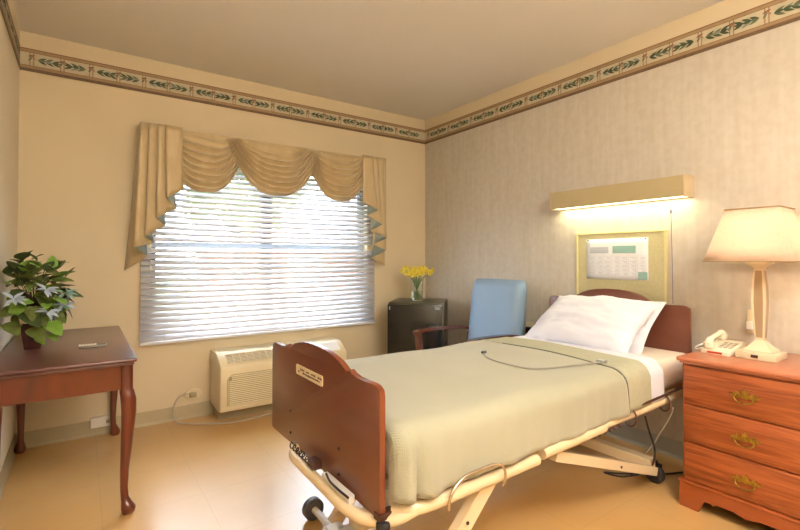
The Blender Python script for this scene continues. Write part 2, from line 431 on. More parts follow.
# window: twin sash windows with a centre mullion
wr = bpy.data.objects.new('window_1', None); COL.objects.link(wr); wr.location = ((OX0+OX1)/2, BY+.08, OZ0); wr['W'] = list(wr.location); wr['kind'] = 'structure'
yf0, yf1 = BY+.06, BY+.12
m = MB()
m.box(OX0, OX0+.045, yf0, yf1, OZ0, OZ1); m.box(OX1-.045, OX1, yf0, yf1, OZ0, OZ1)
m.box(OX0+.045, OX1-.045, yf0, yf1, OZ0, OZ0+.05); m.box(OX0+.045, OX1-.045, yf0, yf1, OZ1-.05, OZ1)
m.box(1.285-.045, 1.285+.045, yf0, yf1, OZ0+.05, OZ1-.05)
m.build('window_frame', M['frame_dark'], wr)
m = MB(); m.box(OX0, OX1, yf0-.014, yf1-.02, 1.282, 1.322, .003); m.build('meeting_rail', M['rail'], wr)
for a, b in ((OX0+.045, 1.24), (1.33, OX1-.045)):
    m = MB(); m.box(a, b, yf0+.03, yf0+.034, OZ0+.05, 1.288); m.build('pane', M['pane'], wr)
    m = MB(); m.box(a, b, yf0+.03, yf0+.034, 1.335, OZ1-.05); m.build('pane', M['pane'], wr)

# ------------------------------------------------------------------ outside
m = MB(); m.box(-18, 24, BY+.16, 40, -.35, -.3); tag(m.build('lawn', M['grass']), kind='structure')
t = thing('brick_building', 'low red brick building with a grey roof outside beyond the blinds', 'building', (7, 15, -.3))
m = MB(); m.box(3.5, 12, 13, 18, -.3, 1.6); m.build('wall', M['brick'], t)
m = MB(); m.prism([(12.7, 1.6), (18.3, 1.6), (15.5, 3.0)], 'x', 3.2, 12.3); m.build('roof', M['roof'], t)
for x in (5, 7.5, 10):
    m = MB(); m.box(x, x+1.1, 12.95, 13.0, 0.3, 1.2); m.build('window', M['ink'], t)
def tree(x, y, h, r, label):
    t = thing('tree', label, 'tree', (x, y, -.3), 0)
    m = MB(); m.tube([(x, y, -.3), (x+.05, y, h*.3), (x, y+.05, h*.6)], [.18, .14, .07], 8); m.build('trunk', M['bark'], t, smooth=40)
    m = MB(); rn = random.Random(int(x*10))
    for i in range(420):
        a = rn.uniform(0, 2*PI); e = rn.uniform(-1, 1); q = r*rn.uniform(.5, 1)
        p = Vector((x + q*math.cos(a)*math.sqrt(1-e*e), y + q*math.sin(a)*math.sqrt(1-e*e), h*.68 + e*q*.9))
        m.leaf(p, (rn.uniform(-1, 1), rn.uniform(-1, 1), rn.uniform(-1, .5)), (0, 0, 1), .5, .34, .3, 3)
    m.build('crown', M['tree'], t)
tree(-.5, 8.5, 4.2, 1.3, 'leafy tree outside the left half of the window')
tree(2.6, 9.5, 4.6, 1.4, 'leafy tree outside the right half of the window')
tree(8.4, 10.5, 5.0, 1.7, 'tall leafy tree outside at the far right of the window')

# ------------------------------------------------------------------ blinds
BX0, BX1 = 0.343, 2.298
t = thing('window_blind', 'wide white horizontal slat blind, half closed, covering the double window', 'blind', ((BX0+BX1)/2, 3.69, .6))
m = MB(); m.box(BX0, BX1, 3.665, 3.715, 2.035, 2.075, .003); m.build('head_rail', M['white_trim'], t)
m = MB(); tilt = math.radians(42); n = 34; hw = .0262
for k in range(n):
    z = .625 + k*(2.015-.625)/(n-1)
    if abs(z-1.306) < .021: continue
    c, s_ = math.cos(tilt)*hw, math.sin(tilt)*hw
    rows = []
    for q in (-1, -.33, .33, 1):
        bow = .0022*(1-q*q)
        rows.append((3.69 + q*c - bow*math.sin(tilt), z + q*s_ + bow*math.cos(tilt)))
    for i in range(3):
        m.face([(BX0+.004, *rows[i]), (BX1-.004, *rows[i]), (BX1-.004, *rows[i+1]), (BX0+.004, *rows[i+1])])
m.build('slats', M['slat'], t, smooth=60, solid=.0022, dbl=True)
m = MB(); m.box(BX0, BX1, 3.668, 3.712, .583, .602, .004); m.build('bottom_rail', M['white_trim'], t)
for x in (.50, .99, 1.60, 2.14):
    m = MB()
    m.tube([(x, 3.666, .60), (x, 3.666, 2.04)], .0011, 5); m.tube([(x, 3.714, .60), (x, 3.714, 2.04)], .0011, 5)
    m.build('ladder_cord', M['white_trim'], t)
m = MB(); m.tube([(.405, 3.655, 2.04), (.405, 3.65, 1.15)], .0022, 6); m.lathe([(0, -.03), (.005, -.025), (.006, 0), (.002, .008)], (.405, 3.65, 1.14), 8)
m.build('tilt_wand', M['white_plastic'], t, smooth=50)

# ------------------------------------------------------------------ swag valance
t = thing('swag_valance', 'gold fabric swag valance with pleated side jabots over the window', 'valance', (1.33, 3.66, 1.1))
VT = 2.138
m = MB(); m.box(.335, 2.335, 3.612, 3.728, VT-.03, VT, .003); m.box(.335, 2.335, 3.606, 3.612, VT-.16, VT); m.build('cornice_board', M['gold_fabric'], t)
def swag(x0, x1, S, ylift, ph, nf=8):
    m = MB()
    def f(u, v):
        a = abs(2*u-1); sh = 1 - a**2.7
        ins = .16*(x1-x0)*(1-v)
        x = x0 + ins + (x1-x0-2*ins)*u
        z = VT - .004 - v*S*sh - .02*v*(1-sh)
        fold = 1 - 2*abs(math.sin(PI*(nf*v**1.15) + .7*math.sin(PI*u+ph) + ph + .35*math.sin(5*u+ph*2)))**.75
        amp = .019*min(1, v*3)*(.35+.65*sh**.5)
        y = 3.600 - ylift - .055*math.sin(PI*u)**.6*v**.8 - amp*fold - .012*math.sin(PI*min(1, v*1.0))
        z += .006*fold*sh*v
        return (x, y, z)
    m.grid(f, 44, 84); m.build('swag', M['gold_fabric'], t, smooth=80, solid=.002)
swag(.44, 1.06, .44, .0, .3); swag(.90, 1.68, .425, .014, 1.1, 9); swag(1.53, 2.20, .425, .004, 2.0)
def jabot(tops, bots, deep):
    """accordion pleats: even strips show the face, odd strips the lining"""
    fm, lm = MB(), MB()
    for i in range(len(tops)-1):
        q = fm if i % 2 == 0 else lm
        (xa, ya), (xb, yb) = tops[i], tops[i+1]; (xc, zc), (xd, zd) = bots[i], bots[i+1]; yc, yd = deep[i], deep[i+1]
        def f(u, v):
            xt = xa + (xb-xa)*u; yt = ya + (yb-ya)*u; xo = xc + (xd-xc)*u; zo = zc + (zd-zc)*u; yo = yc + (yd-yc)*u
            w = v**1.3
            return (xt + (xo-xt)*w, yt + (yo-yt)*v, VT+.002 + (zo-VT)*v)
        q.grid(f, 4, 14)
    j = fm.build('jabot', M['gold_fabric'], t, smooth=40, solid=.003)
    lm.build('lining', M['lining'], j, label='grey blue lining in the pleats', smooth=40, solid=.0015)
F = 3.556
lt = [(.590, F-.006), (.476, F-.014), (.500, F+.008), (.432, F-.012), (.452, F+.010), (.376, F-.010), (.392, F+.012), (.325, F-.006), (.330, F+.03), (.325, 3.72)]
lb = [(.598, 1.690), (.486, 1.623), (.557, 1.556), (.424, 1.478), (.487, 1.431), (.357, 1.349), (.413, 1.308), (.291, 1.272), (.380, 1.215), (.250, 1.115)]
ld = [F-.004, F-.030, F+.014, F-.024, F+.020, F-.018, F+.026, F-.012, F+.05, 3.722]
jabot(lt, lb, ld)
rt = [(2.080, F-.006), (2.19, F-.014), (2.165, F+.008), (2.245, F-.012), (2.225, F+.010), (2.305, F-.010), (2.285, F+.012), (2.336, F-.006), (2.330, F+.02), (2.340, F+.03)]
rb = [(2.085, 1.712), (2.235, 1.643), (2.138, 1.591), (2.285, 1.514), (2.181, 1.454), (2.335, 1.388), (2.203, 1.325), (2.330, 1.276), (2.192, 1.204), (2.345, 1.128)]
rd = [F-.004, F-.030, F+.010, F-.026, F+.014, F-.022, F+.018, F-.018, F+.022, F+.03]
jabot(rt, rb, rd)
m = MB(); m.box(2.328, 2.336, 3.60, 3.727, 1.30, VT); m.build('valance_return', M['gold_fabric'], t)

# ------------------------------------------------------------------ console table
t = thing('console_table', 'cherry wood table with curved cabriole legs along the left wall', 'table', (-.06, 3.09, 0))
TZ = .735
m = MB()
m.box(LX+.008, .222, 2.455, 3.70, TZ-.020, TZ, .009, 3); m.box(LX+.018, .210, 2.467, 3.69, TZ-.034, TZ-.020, .004)
m.build('tabletop', M['cherry_top'], t, smooth=35)
for a in ((-.268, .158, 2.495, 2.515), (-.268, .158, 3.655, 3.675)):
    m = MB(); m.box(a[0], a[1], a[2], a[3], TZ-.150, TZ-.034, .001)
    m.build('apron', M['cherry'], t)
for a in ((.178, .196), (-.308, -.290)):
    m = MB(); m.box(a[0], a[1], 2.527, 3.643, TZ-.150, TZ-.034, .001); m.build('apron', M['cherry'], t)
def cab_leg(cx, cy, sx, sy):
    m = MB()
    prof = [(TZ-.034, .026, 0), (TZ-.15, .026, 0), (TZ-.165, .0275, .002), (TZ-.20, .029, .008), (TZ-.26, .0275, .010), (TZ-.34, .024, .006), (TZ-.45, .020, .000), (.20, .0165, -.005), (.12, .0145, -.006), (.075, .015, -.003), (.05, .020, .004), (.028, .027, .011), (.010, .025, .011), (.0, .018, .010)]
    rings = []
    for z, r, off in prof:
        p = 5.0 if z > TZ-.16 else 2.4
        ring = []
        for k in range(16):
            a = 2*PI*(k+.5)/16; c, s_ = math.cos(a), math.sin(a); q = (abs(c)**p + abs(s_)**p)**(-1/p)
            rr = r*(1.12 if z < TZ-.16 else 1.0); ring.append(m.b.verts.new((cx + off*sx + rr*q*c, cy + off*sy + rr*q*s_, z)))
        rings.append(ring)
    for i in range(len(rings)-1):
        for k in range(16): m.b.faces.new((rings[i][k], rings[i+1][k], rings[i+1][(k+1) % 16], rings[i][(k+1) % 16]))
    m.b.faces.new(rings[0]); m.b.faces.new(rings[-1][::-1])
    m.build('leg', M['cherry'], t, smooth=50)
cab_leg(.182, 2.514, 1, -1); cab_leg(-.292, 2.514, -.4, -1); cab_leg(.192, 3.655, .8, .3); cab_leg(-.296, 3.655, -.2, .3)

# plant on the table
PX, PY = -.200, 3.03
t = thing('potted_plant', 'bushy silk plant with green leaves in a dark red square pot on the table', 'plant', (PX, PY, TZ))
m = MB(); m.lathe([(.045, 0), (.048, .004), (.068, .105), (.073, .108), (.073, .122), (.066, .122), (.064, .110)], (PX, PY, TZ), 4, PI/4); m.build('pot', M['pot'], t)
m = MB(); m.lathe([(.0, 0), (.06, .0), (.055, .008), (0, .012)], (PX, PY, TZ+.106), 4, PI/4); m.build('soil', M['soil'], t)
rn = random.Random(11); st = MB(); fo = MB(); n = 0
C = Vector((PX+.0, PY, TZ+.285))
while n < 165:
    a = rn.uniform(0, 2*PI); e = rn.uniform(-.75, .95); q = rn.uniform(.45, 1.0)
    dirv = Vector((math.cos(a)*math.sqrt(1-e*e)*.16, math.sin(a)*math.sqrt(1-e*e)*.19, e*.185))
    p = C + dirv*q
    if p.x < LX+.03: continue
    out = dirv.normalized(); d = (out*.7 + Vector((rn.uniform(-.6, .6), rn.uniform(-.6, .6), rn.uniform(-.5, .15)))).normalized()
    L = rn.uniform(.06, .10)
    if (p + d*L).x < LX+.012 or (p+d*L).z < TZ+.01 or p.z < TZ+.05: continue
    fo.mi = rn.choices((0, 1, 2), (5, 3, 3))[0]
    fo.leaf(p, d, Vector((0, 0, 1)) + out*.9 + Vector((rn.uniform(-.4, .4), rn.uniform(-.4, .4), 0)), L, L*.74, rn.uniform(.05, .35), 6)
    if n % 3 == 0:
        b0 = Vector((PX, PY, TZ+.11)); st.tube(bez(b0, b0+Vector((0, 0, .1)), p-out*.08, p, 5), .0018, 5)
    n += 1
# leaves that hang over the front of the pot
for dx, dy, z, L, mi in ((.025, -.16, TZ+.09, .11, 0), (.09, -.13, TZ+.11, .11, 1), (-.07, -.14, TZ+.12, .10, 0), (.10, -.10, TZ+.045, .06, 1), (.05, -.15, TZ+.04, .06, 1), (0, -.17, TZ+.17, .12, 2), (.08, -.06, TZ+.16, .11, 0)):
    fo.mi = mi; fo.leaf((PX+dx-.03, PY+dy+.04, z+.03), (.6, -.7, -.45), (0, -.5, 1), L, L*.75, .25, 6)
fo.build('foliage', [M['leaf1'], M['leaf2'], M['leaf3']], t, smooth=60)
st.build('twigs', M['stem'], t)
for k, (dx, dy, dz, mt) in enumerate(((.135, -.12, .285, 'silk_teal'), (.07, -.19, .20, 'silk_blue'), (.06, -.18, .31, 'silk_blue'), (-.06, -.20, .27, 'silk_blue'), (.13, -.10, .225, 'silk_blue'))):
    m = MB(); c = Vector((PX+dx, PY+dy, TZ+dz))
    for j in range(7):
        a = 2*PI*j/7; d = Vector((math.cos(a)*.9+.4, math.sin(a)*.5-.4, math.sin(a*2+k)*.5+.1)); m.leaf(c, d, (0, -.6, 1), .055, .022, .3, 4)
    m.build('silk_flower', M[mt], t, label='pale blue silk flower' if mt == 'silk_blue' else 'teal silk flower')

t = thing('remote_control', 'small grey and tan handheld remote lying on the cherry table', 'remote', (.055, 2.89, TZ), math.radians(-4))
m = MB(True); m.box(-.062, .062, -.020, .020, 0, .012, .004); m.build('body', M['grey_plastic'], t, smooth=40)
m = MB(True); m.box(-.060, .015, -.018, .018, .012, .0145, .001); m.build('cover', M['white_plastic'], t)
m = MB(True); m.box(.020, .058, -.016, .016, .012, .014, .001)
m.build('keypad', M['black'], t)
for i in range(5):
    m = MB(True); m.box(-.052+i*.013, -.045+i*.013, -.006, .006, .0145, .0165, .0008); m.build('button', M['phone_key'], t)

t = thing('outlet_box', 'small white surface wall box low on the wall under the table', 'outlet', (.12, BY, .09))
m = MB(); m.box(.062, .176, 3.695, 3.725, .055, .125, .004); m.build('box', M['white_plastic'], t)
m = MB(); m.box(.150, .170, 3.690, 3.695, .078, .100, .001); m.build('socket', M['ivory_dark'], t)

# ------------------------------------------------------------------ air conditioner
t = thing('air_conditioner', 'cream through wall air conditioner under the window with ribbed front grille', 'air conditioner', (1.37, 3.6, 0))
X0, X1 = .822, 1.845
m = MB()
prof = [(3.722, .095), (3.45, .088), (3.410, .092), (3.402, .104), (3.400, .405), (3.408, .425), (3.515, .492), (3.54, .498), (3.722, .498)]
m.prism(prof, 'x', X0, X1, .012)
m.build('cabinet', M['ivory'], t, smooth=35)
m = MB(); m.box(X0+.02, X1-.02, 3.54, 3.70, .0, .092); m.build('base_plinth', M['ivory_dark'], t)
# sloping discharge grille
def slope(x, s_, n_):
    a = Vector((x, 3.408, .425)); b = Vector((x, 3.515, .492)); d = (b-a); nn = Vector((0, -d.z, d.y)).normalized(); return a + d*s_ + nn*n_
m = MB()
for x0, x1 in ((X0+.055, X0+.35), (X0+.36, X0+.65)):
    m.face([slope(x0, .14, .0015), slope(x1, .14, .0015), slope(x1, .9, .0015), slope(x0, .9, .0015)])
m.build('discharge_opening', M['grey_plastic'], t)
m = MB()
for k in range(7):
    s_ = .16 + .115*k
    m.tube([slope(X0+.055, s_, .004), slope(X0+.65, s_, .004)], 0, flat=(.002, .0025))
for k in range(13):
    x = X0+.055+k*.0496
    m.tube([slope(x, .12, .004), slope(x, .92, .004)], 0, flat=(.0018, .0035))
m.build('discharge_grille', M['ivory'], t)
m = MB(); m.face([slope(X0+.70, .1, .002), slope(X1-.05, .1, .002), slope(X1-.05, .92, .002), slope(X0+.70, .92, .002)])
m.build('control_door', M['white_plastic'], t)
# front intake: rounded recessed outline with louvres
m = MB(); a0, a1, z0, z1 = X0+.05, X1-.045, .135, .355
pts = [(a0, 3.3985, z0), (a0, 3.3985, z1-.03), (a0+.03, 3.3985, z1), (a1-.03, 3.3985, z1), (a1, 3.3985, z1-.03), (a1, 3.3985, z0)]
m.box(a0+.008, a1-.008, 3.3975, 3.4002, z0, z1-.012)
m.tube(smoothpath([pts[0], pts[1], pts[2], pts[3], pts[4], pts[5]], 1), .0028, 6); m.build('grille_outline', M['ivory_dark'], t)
m = MB()
for k in range(15):
    z = z0 + .003 + k*.0138
    m.prism([(3.3985, z), (3.3905, z+.001), (3.3985, z+.0085)], 'x', a0+(.012 if k < 13 else .03), a1-(.012 if k < 13 else .03))
m.build('louvre_grille', M['ivory'], t)
m = MB(); m.lathe([(0, -.004), (.013, -.004), (.015, 0), (.015, .006)], (X1-.10, 3.394, .385), 16, axis='y'); m.build('control_knob', M['grey_plastic'], t, smooth=40)

ac_ = t
t = thing('wall_outlet', 'oval beige power outlet on the wall left of the air conditioner', 'outlet', (.70, BY, .17))
m = MB(); m.lathe([(0, 0), (.058, 0), (.062, .004), (.062, .01)], (.705, 3.718, .175), 24, axis='y', sx=1, sy=.62); m.build('plate', M['ivory'], t, smooth=40)
m = MB(); m.box(.675, .725, 3.69, 3.718, .155, .192, .008); m.build('plug', M['ivory_dark'], t, smooth=40)
m = MB()
pth = smoothpath([(.66, 3.70, .19), (.60, 3.69, .175), (.56, 3.66, .10), (.575, 3.62, .02), (.66, 3.56, .007), (.78, 3.48, .007), (.92, 3.42, .007), (1.10, 3.43, .007), (1.35, 3.48, .007), (1.6, 3.53, .007)], 8)
m.tube(pth, .0055, 8); m.build('power_cord', M['cable_light'], ac_, label='pale power cord', smooth=60)

# ------------------------------------------------------------------ mini refrigerator in the corner
FRZ = .808
t = thing('mini_refrigerator', 'dark bronze compact refrigerator standing diagonally in the room corner', 'refrigerator', (2.572, 3.352, 0), math.radians(-45))
m = MB(True); m.box(-.25, .25, -.20, .25, .02, FRZ, .006); m.build('cabinet', [M['fridge_side']], t, smooth=35)
m = MB(True); m.box(-.248, .235, -.250, -.204, .05, FRZ-.012, .008); d = m.build('door', M['fridge'], t, smooth=35)
m = MB(True); m.box(-.232, -.222, -.2525, -.250, FRZ-.06, FRZ-.03); m.build('hinge_cap', M['chrome2'], d)
m = MB(True); m.box(.175, .215, -.2535, -.250, FRZ-.055, FRZ-.032, .001); m.build('badge', M['chrome2'], d)
m = MB(True); m.box(.12, .20, -.262, -.250, FRZ-.40, FRZ-.17, .006); m.build('handle', M['black'], d, smooth=35)
m = MB(True)
for x in (-.21, .21):
    for y in (-.17, .21):
        m = MB(True); m.lathe([(.018, 0), (.018, .022)], (x, y, 0), 12); m.build('foot', M['black'], t)

# vase and daffodils
VX, VY = 2.555, 3.36
t = thing('glass_vase', 'clear glass vase with water holding yellow daffodils on the refrigerator', 'vase', (VX, VY, FRZ))
m = MB()
m.lathe([(0, 0), (.050, 0), (.053, .004), (.056, .10), (.062, .205), (.0600, .205), (.0540, .10), (.050, .012), (0, .010)], (VX, VY, FRZ), 28)
m.build('vessel', M['vase_glass'], t, smooth=50)
m = MB(); m.lathe([(0, .0105), (.0495, .0125), (.0525, .09), (0, .09)], (VX, VY, FRZ), 24); m.build('water', M['water'], t, smooth=50)
rn = random.Random(5)
def daffodil(k, proto=None):
    pass
spots = [(-.135, .00, .275), (-.095, -.03, .25), (-.06, .02, .285), (-.045, -.06, .245), (-.01, .00, .29), (.0, -.07, .25), (.035, .03, .285), (.05, -.04, .262), (.085, .0, .285), (.12, -.02, .262), (.145, .02, .28), (-.11, .03, .30), (.06, .06, .30), (-.02, -.045, .27)]
cr, sr = math.cos(math.radians(-38)), math.sin(math.radians(-38))
for k, (a, b, z) in enumerate(spots):
    dx, dy = a*cr - b*sr, a*sr + b*cr
    bx, by = dx*.28, dy*.28
    H = Vector((VX+dx*.95, VY+dy*.95, FRZ+z))
    B = Vector((VX - bx, VY - by, FRZ+.016))
    N = Vector((VX + dx*.38, VY + dy*.38, FRZ+.205))
    t = thing('daffodil', 'yellow daffodil on a green stem in the glass vase', 'flower', tuple(B), 0, 'daffodils in the glass vase')
    m = MB(); pth = smoothpath([B, (B+N)/2, N, H-Vector((0, 0, .012)), H], 4); m.tube(pth, .0028, 6); m.build('stem', M['stem_green'], t, smooth=60)
    ax = Vector((dx*3 - .35 + rn.uniform(-.3, .3), dy*3 - .55 + rn.uniform(-.3, .3), rn.uniform(-.1, .5))).normalized()
    u = ax.orthogonal().normalized(); v = ax.cross(u)
    m = MB()
    for j in range(6):
        an = 2*PI*j/6; d = u*math.cos(an) + v*math.sin(an); m.leaf(H, d+ax*.15, ax, .036, .024, -.1, 4)
    m.build('petals', M['yellow'], t, smooth=60, solid=.0006)
    m = MB(); rg = []
    for r, h in ((.005, 0), (.009, .008), (.010, .016), (.014, .022), (.011, .019), (.006, .004)):
        rg.append([m.b.verts.new(H + ax*h + (u*math.cos(2*PI*q/12) + v*math.sin(2*PI*q/12))*r) for q in range(12)])
    for i in range(len(rg)-1):
        for q in range(12): m.b.faces.new((rg[i][q], rg[i][(q+1) % 12], rg[i+1][(q+1) % 12], rg[i+1][q]))
    m.b.faces.new(rg[0]); m.b.faces.new(rg[-1])
    m.build('trumpet', M['yellow2'], t, smooth=60)

# ------------------------------------------------------------------ armchair against the right wall
t = thing('armchair', 'blue upholstered armchair with dark wood arms behind the bed', 'armchair', (2.45, 2.535, 0), math.radians(-90))
def padded(name, W, T, H, mt, fn, lab=None):
    """cushion of width W (x), thickness T (y), height H (z) with pillowy rounded edges; fn maps local point"""
    m = MB(True); nu, nv = 18, 18
    def side(sg):
        g = []
        for i in range(nu+1):
            row = []
            for j in range(nv+1):
                u, v = 2*i/nu-1, 2*j/nv-1
                e = (1-abs(u)**8)**.35*(1-abs(v)**8)**.35 if abs(u) < 1 and abs(v) < 1 else 0
                cu = u*(1-.02*abs(v)**6); cv = v*(1-.02*abs(u)**6)
                row.append(m.b.verts.new(fn(cu*W/2, sg*T/2*e*(.9+.1*math.cos(u*PI/2)*math.cos(v*PI/2)), cv*H/2)))
            g.append(row)
        for i in range(nu):
            for j in range(nv): m.b.faces.new((g[i][j], g[i+1][j], g[i+1][j+1], g[i][j+1]))
    side(-1); side(1)
    return m.build(name, mt, t, lab, smooth=60, dbl=True)
rec = math.radians(9)
padded('backrest', .535, .15, .66, M['chair_blue'], lambda x, y, z: (x, .235 + y*math.cos(rec) + (z+.33)*math.sin(rec)*.8, .42 + (z+.33)*.93 - y*math.sin(rec)))
padded('seat', .50, .13, .50, M['chair_blue'], lambda x, y, z: (x, z-.02, .42 + y*1.0))
for s_ in (-1, 1):
    x = s_*.275
    m = MB(True); m.tube(smoothpath([(x, .24, .615), (x, .12, .632), (x*1.02, -.08, .640), (x*1.02, -.25, .636), (x*1.0, -.335, .622)], 5), 0, flat=(.026, .011)); m.build('arm', M['chair_wood'], t, smooth=50)
    m = MB(True); m.tube([(x, -.29, 0), (x, -.27, .25), (x, -.275, .40), (x, -.305, .622)], 0, flat=(.016, .026)); m.build('leg', M['chair_wood'], t, smooth=50)
    m = MB(True); m.tube([(x, .33, 0), (x, .27, .22), (x, .245, .42), (x, .255, .58)], 0, flat=(.014, .022)); m.build('leg', M['chair_wood'], t, smooth=50)
    m = MB(True); m.box(x-.012, x+.012, -.27, .26, .30, .355, .003); m.build('side_rail', M['chair_wood'], t)
for y0_ in (-.265, .215):
    m = MB(True); m.box(-.265, .265, y0_, y0_+.025, .30, .355, .003); m.build('seat_rail', M['chair_wood'], t)

t = thing('wall_outlet', 'wall outlet with a black plug between the armchair and headboard', 'outlet', (RX, 2.37, .62))
m = MB(); m.box(2.934, 2.944, 2.335, 2.41, .575, .69, .002); m.build('plate', M['ivory'], t)
m = MB(); m.box(2.905, 2.934, 2.352, 2.392, .60, .655, .005); m.build('plug', M['black'], t)

# ------------------------------------------------------------------ hospital bed
BC = 1.64
bed = thing('hospital_bed', 'adjustable hospital bed with scrolled mahogany headboard and footboard', 'bed', (1.8, BC, 0))
def board_profile(zs, rise, zb, hw=.472, chamf=.010):
    half = [(0, zs+rise), (.05, zs+rise*.985), (.10, zs+rise*.92), (.15, zs+rise*.79), (.20, zs+rise*.58), (.235, zs+rise*.33), (.255, zs+.010), (.262, zs+.004), (.270, zs+.008), (.280, zs+.016), (.292, zs+.012), (.305, zs+.002), (.33, zs-.003), (.38, zs+.0), (.43, zs+.002), (.452, zs-.002), (.468, zs-.012), (hw, zs-.032)]
    half += [(hw, zb+chamf), (hw-chamf*.3, zb+chamf*.3), (hw-chamf, zb)]
    return [(BC+y, z) for y, z in half] + [(BC-y, z) for y, z in reversed(half[1:])]
def board(x0, x1, zs, rise, zb, lab):
    m = MB(); m.prism(board_profile(zs, rise, zb), 'x', x0, x1, .004)
    return m.build(lab, M['board_wood'], bed, smooth=35)
fb = board(.745, .768, .806, .056, .407, 'footboard')
m = MB(); m.tube([(.7565, y, z) for y, z in board_profile(.806, .056, .407)] , 0, flat=(.0, .0)) if False else None
hb = board(2.835, 2.860, .925, .075, .44, 'headboard')
# edge banding of the boards on the near side
for q, nm, zs, rise, zb, x0, x1 in ((fb, 'edge_band', .806, .056, .407, .747, .766), (hb, 'edge_band', .925, .075, .44, 2.837, 2.858)):
    m = MB(); pr_ = board_profile(zs, rise, zb); rim = [(y, z) for y, z in pr_]
    n = len(rim); cy_, cz_ = BC, (zs+zb)/2
    def outp(i):
        a = Vector(rim[i-1]); b = Vector(rim[(i+1) % n]); d = (b-a).normalized(); nn = Vector((d.y, -d.x)); p = Vector(rim[i])
        if (p - Vector((cy_, cz_))).dot(nn) < 0: nn = -nn
        return p + nn*.0012
    rr = [outp(i) for i in range(n)]
    va = [m.b.verts.new((x0, *p)) for p in rr]; vb = [m.b.verts.new((x1, *p)) for p in rr]
    for i in range(n): m.b.faces.new((va[i], vb[i], vb[(i+1) % n], va[(i+1) % n]))
    m.build(nm, M['board_edge'], q, smooth=35)
# name plate with two rows of illegible engraved marks
m = MB(); prof = []
for cx_, cz_, a0 in ((.118, .012, 0), (-.118, .012, 90), (-.118, -.012, 180), (.118, -.012, 270)):
    for k in range(4):
        a = math.radians(a0 + k*30); prof.append((BC+.045 + cx_ + .008*math.cos(a), .739 + cz_ + .008*math.sin(a)))
m.prism(prof, 'x', .7415, .745); pl = m.build('name_plate', M['ivory'], fb, label='beige name plate with small engraved marks')
m = MB(); rn = random.Random(2)
for row, z in enumerate((.745, .733)):
    y = BC+.045 + .100
    while y > BC+.045-.105:
        w = rn.uniform(.006, .016)
        if rn.random() < .8: m.box(.7405, .7416, y-w, y, z-.003*rn.uniform(.6, 1.2), z+.004*rn.uniform(.5, 1))
        y -= w+.004
m.build('engraving', M['brown_plastic'], fb)
for y, z in ((BC+.235, .545), (BC+.235, .452), (BC-.21, .534), (BC-.21, .445)):
    m = MB(); m.lathe([(0, -.003), (.004, -.003), (.0055, 0), (.0055, .004)], (.743, y, z), 10, axis='x'); m.build('bolt', M['black'], fb)
for y in (BC-.478,):
    m = MB(); m.lathe([(0, -.022), (.018, -.022), (.022, -.016), (.022, .016), (.018, .022), (0, .022)], (.757, y+.004, .380), 18); m.build('corner_bumper', M['rubber'], bed, smooth=40)
    m = MB(); m.box(.74, .80, min(y, y+(.03 if y < BC else -.03)), max(y, y+(.03 if y < BC else -.03)), .405, .425); m.build('bumper_bracket', M['brown_plastic'], bed)
# mattress
m = MB(); m.box(.785, 2.828, 1.140, 2.055, .505, .668, .045, 4); mt_ = m.build('mattress', M['mattress'], bed, smooth=60)
# deck and rails
m = MB(); m.box(.80, 2.80, 1.20, 2.05, .475, .503, .003); m.build('deck', M['beige_metal'], bed)
for yy, sg in ((1.128, 1), (2.115, -1)):
    m = MB(); m.tube(smoothpath([(.80, yy+.05*sg, .418), (.84, yy+.015*sg, .424), (.92, yy, .425), (1.1, yy, .428), (1.3, yy, .430), (1.43, yy, .432)], 4), .022, 12); m.build('foot_rail', M['beige_metal'], bed, smooth=50)
    m = MB(); m.tube([(1.455, yy-.005*sg, .450), (1.66, yy-.003*sg, .455), (1.885, yy, .458)], .023, 12); m.box(1.40, 1.70, min(yy+.03*sg, yy+.055*sg), max(yy+.03*sg, yy+.055*sg), .415, .475, .004)
    m.build('middle_rail', M['beige_metal'], bed, smooth=50)
    m = MB(); m.tube([(1.86, yy+.008*sg, .462), (2.30, yy, .472), (2.72, yy, .487)], .020, 12); m.build('head_rail', M['beige_metal'], bed, smooth=50)
    m = MB(); m.tube([(2.10, yy-.012*sg, .502), (2.17, yy-.018*sg, .506), (2.74, yy-.018*sg, .520)], .006, 8); m.build('side_rod', M['brown_plastic'], bed, smooth=50)
    h = smoothpath([(.962, yy-.028*sg, .400), (.962, yy-.036*sg, .44), (.985, yy-.036*sg, .470), (1.03, yy-.034*sg, .490), (1.09, yy-.034*sg, .494), (1.165, yy-.034*sg, .494), (1.205, yy-.036*sg, .478), (1.218, yy-.036*sg, .44), (1.216, yy-.028*sg, .405)], 5)
    m = MB(); m.tube(h, .0052, 8); m.build('mattress_retainer', M['chrome'], bed, smooth=60)
for x, z in ((2.10, .466), (2.425, .474)):
    m = MB(); pts = [(x + .004*math.sin(a), 1.118 + .022*math.cos(a)*1.2, z-.008 + .038*math.sin(a)) for a in [2*PI*k/20 for k in range(21)]]
    m.tube(pts, .0045, 8, cap=False); m.build('ring', M['brown_plastic'], bed, smooth=60)
m = MB()
pts = smoothpath([(1.78 + .25*(k/12), 1.118, .438 + .004*(k/12) + .007*(-1)**k) for k in range(13)], 4)
m.tube(pts, .0035, 6); m.build('coiled_cable', M['brown_plastic'], bed, smooth=60)
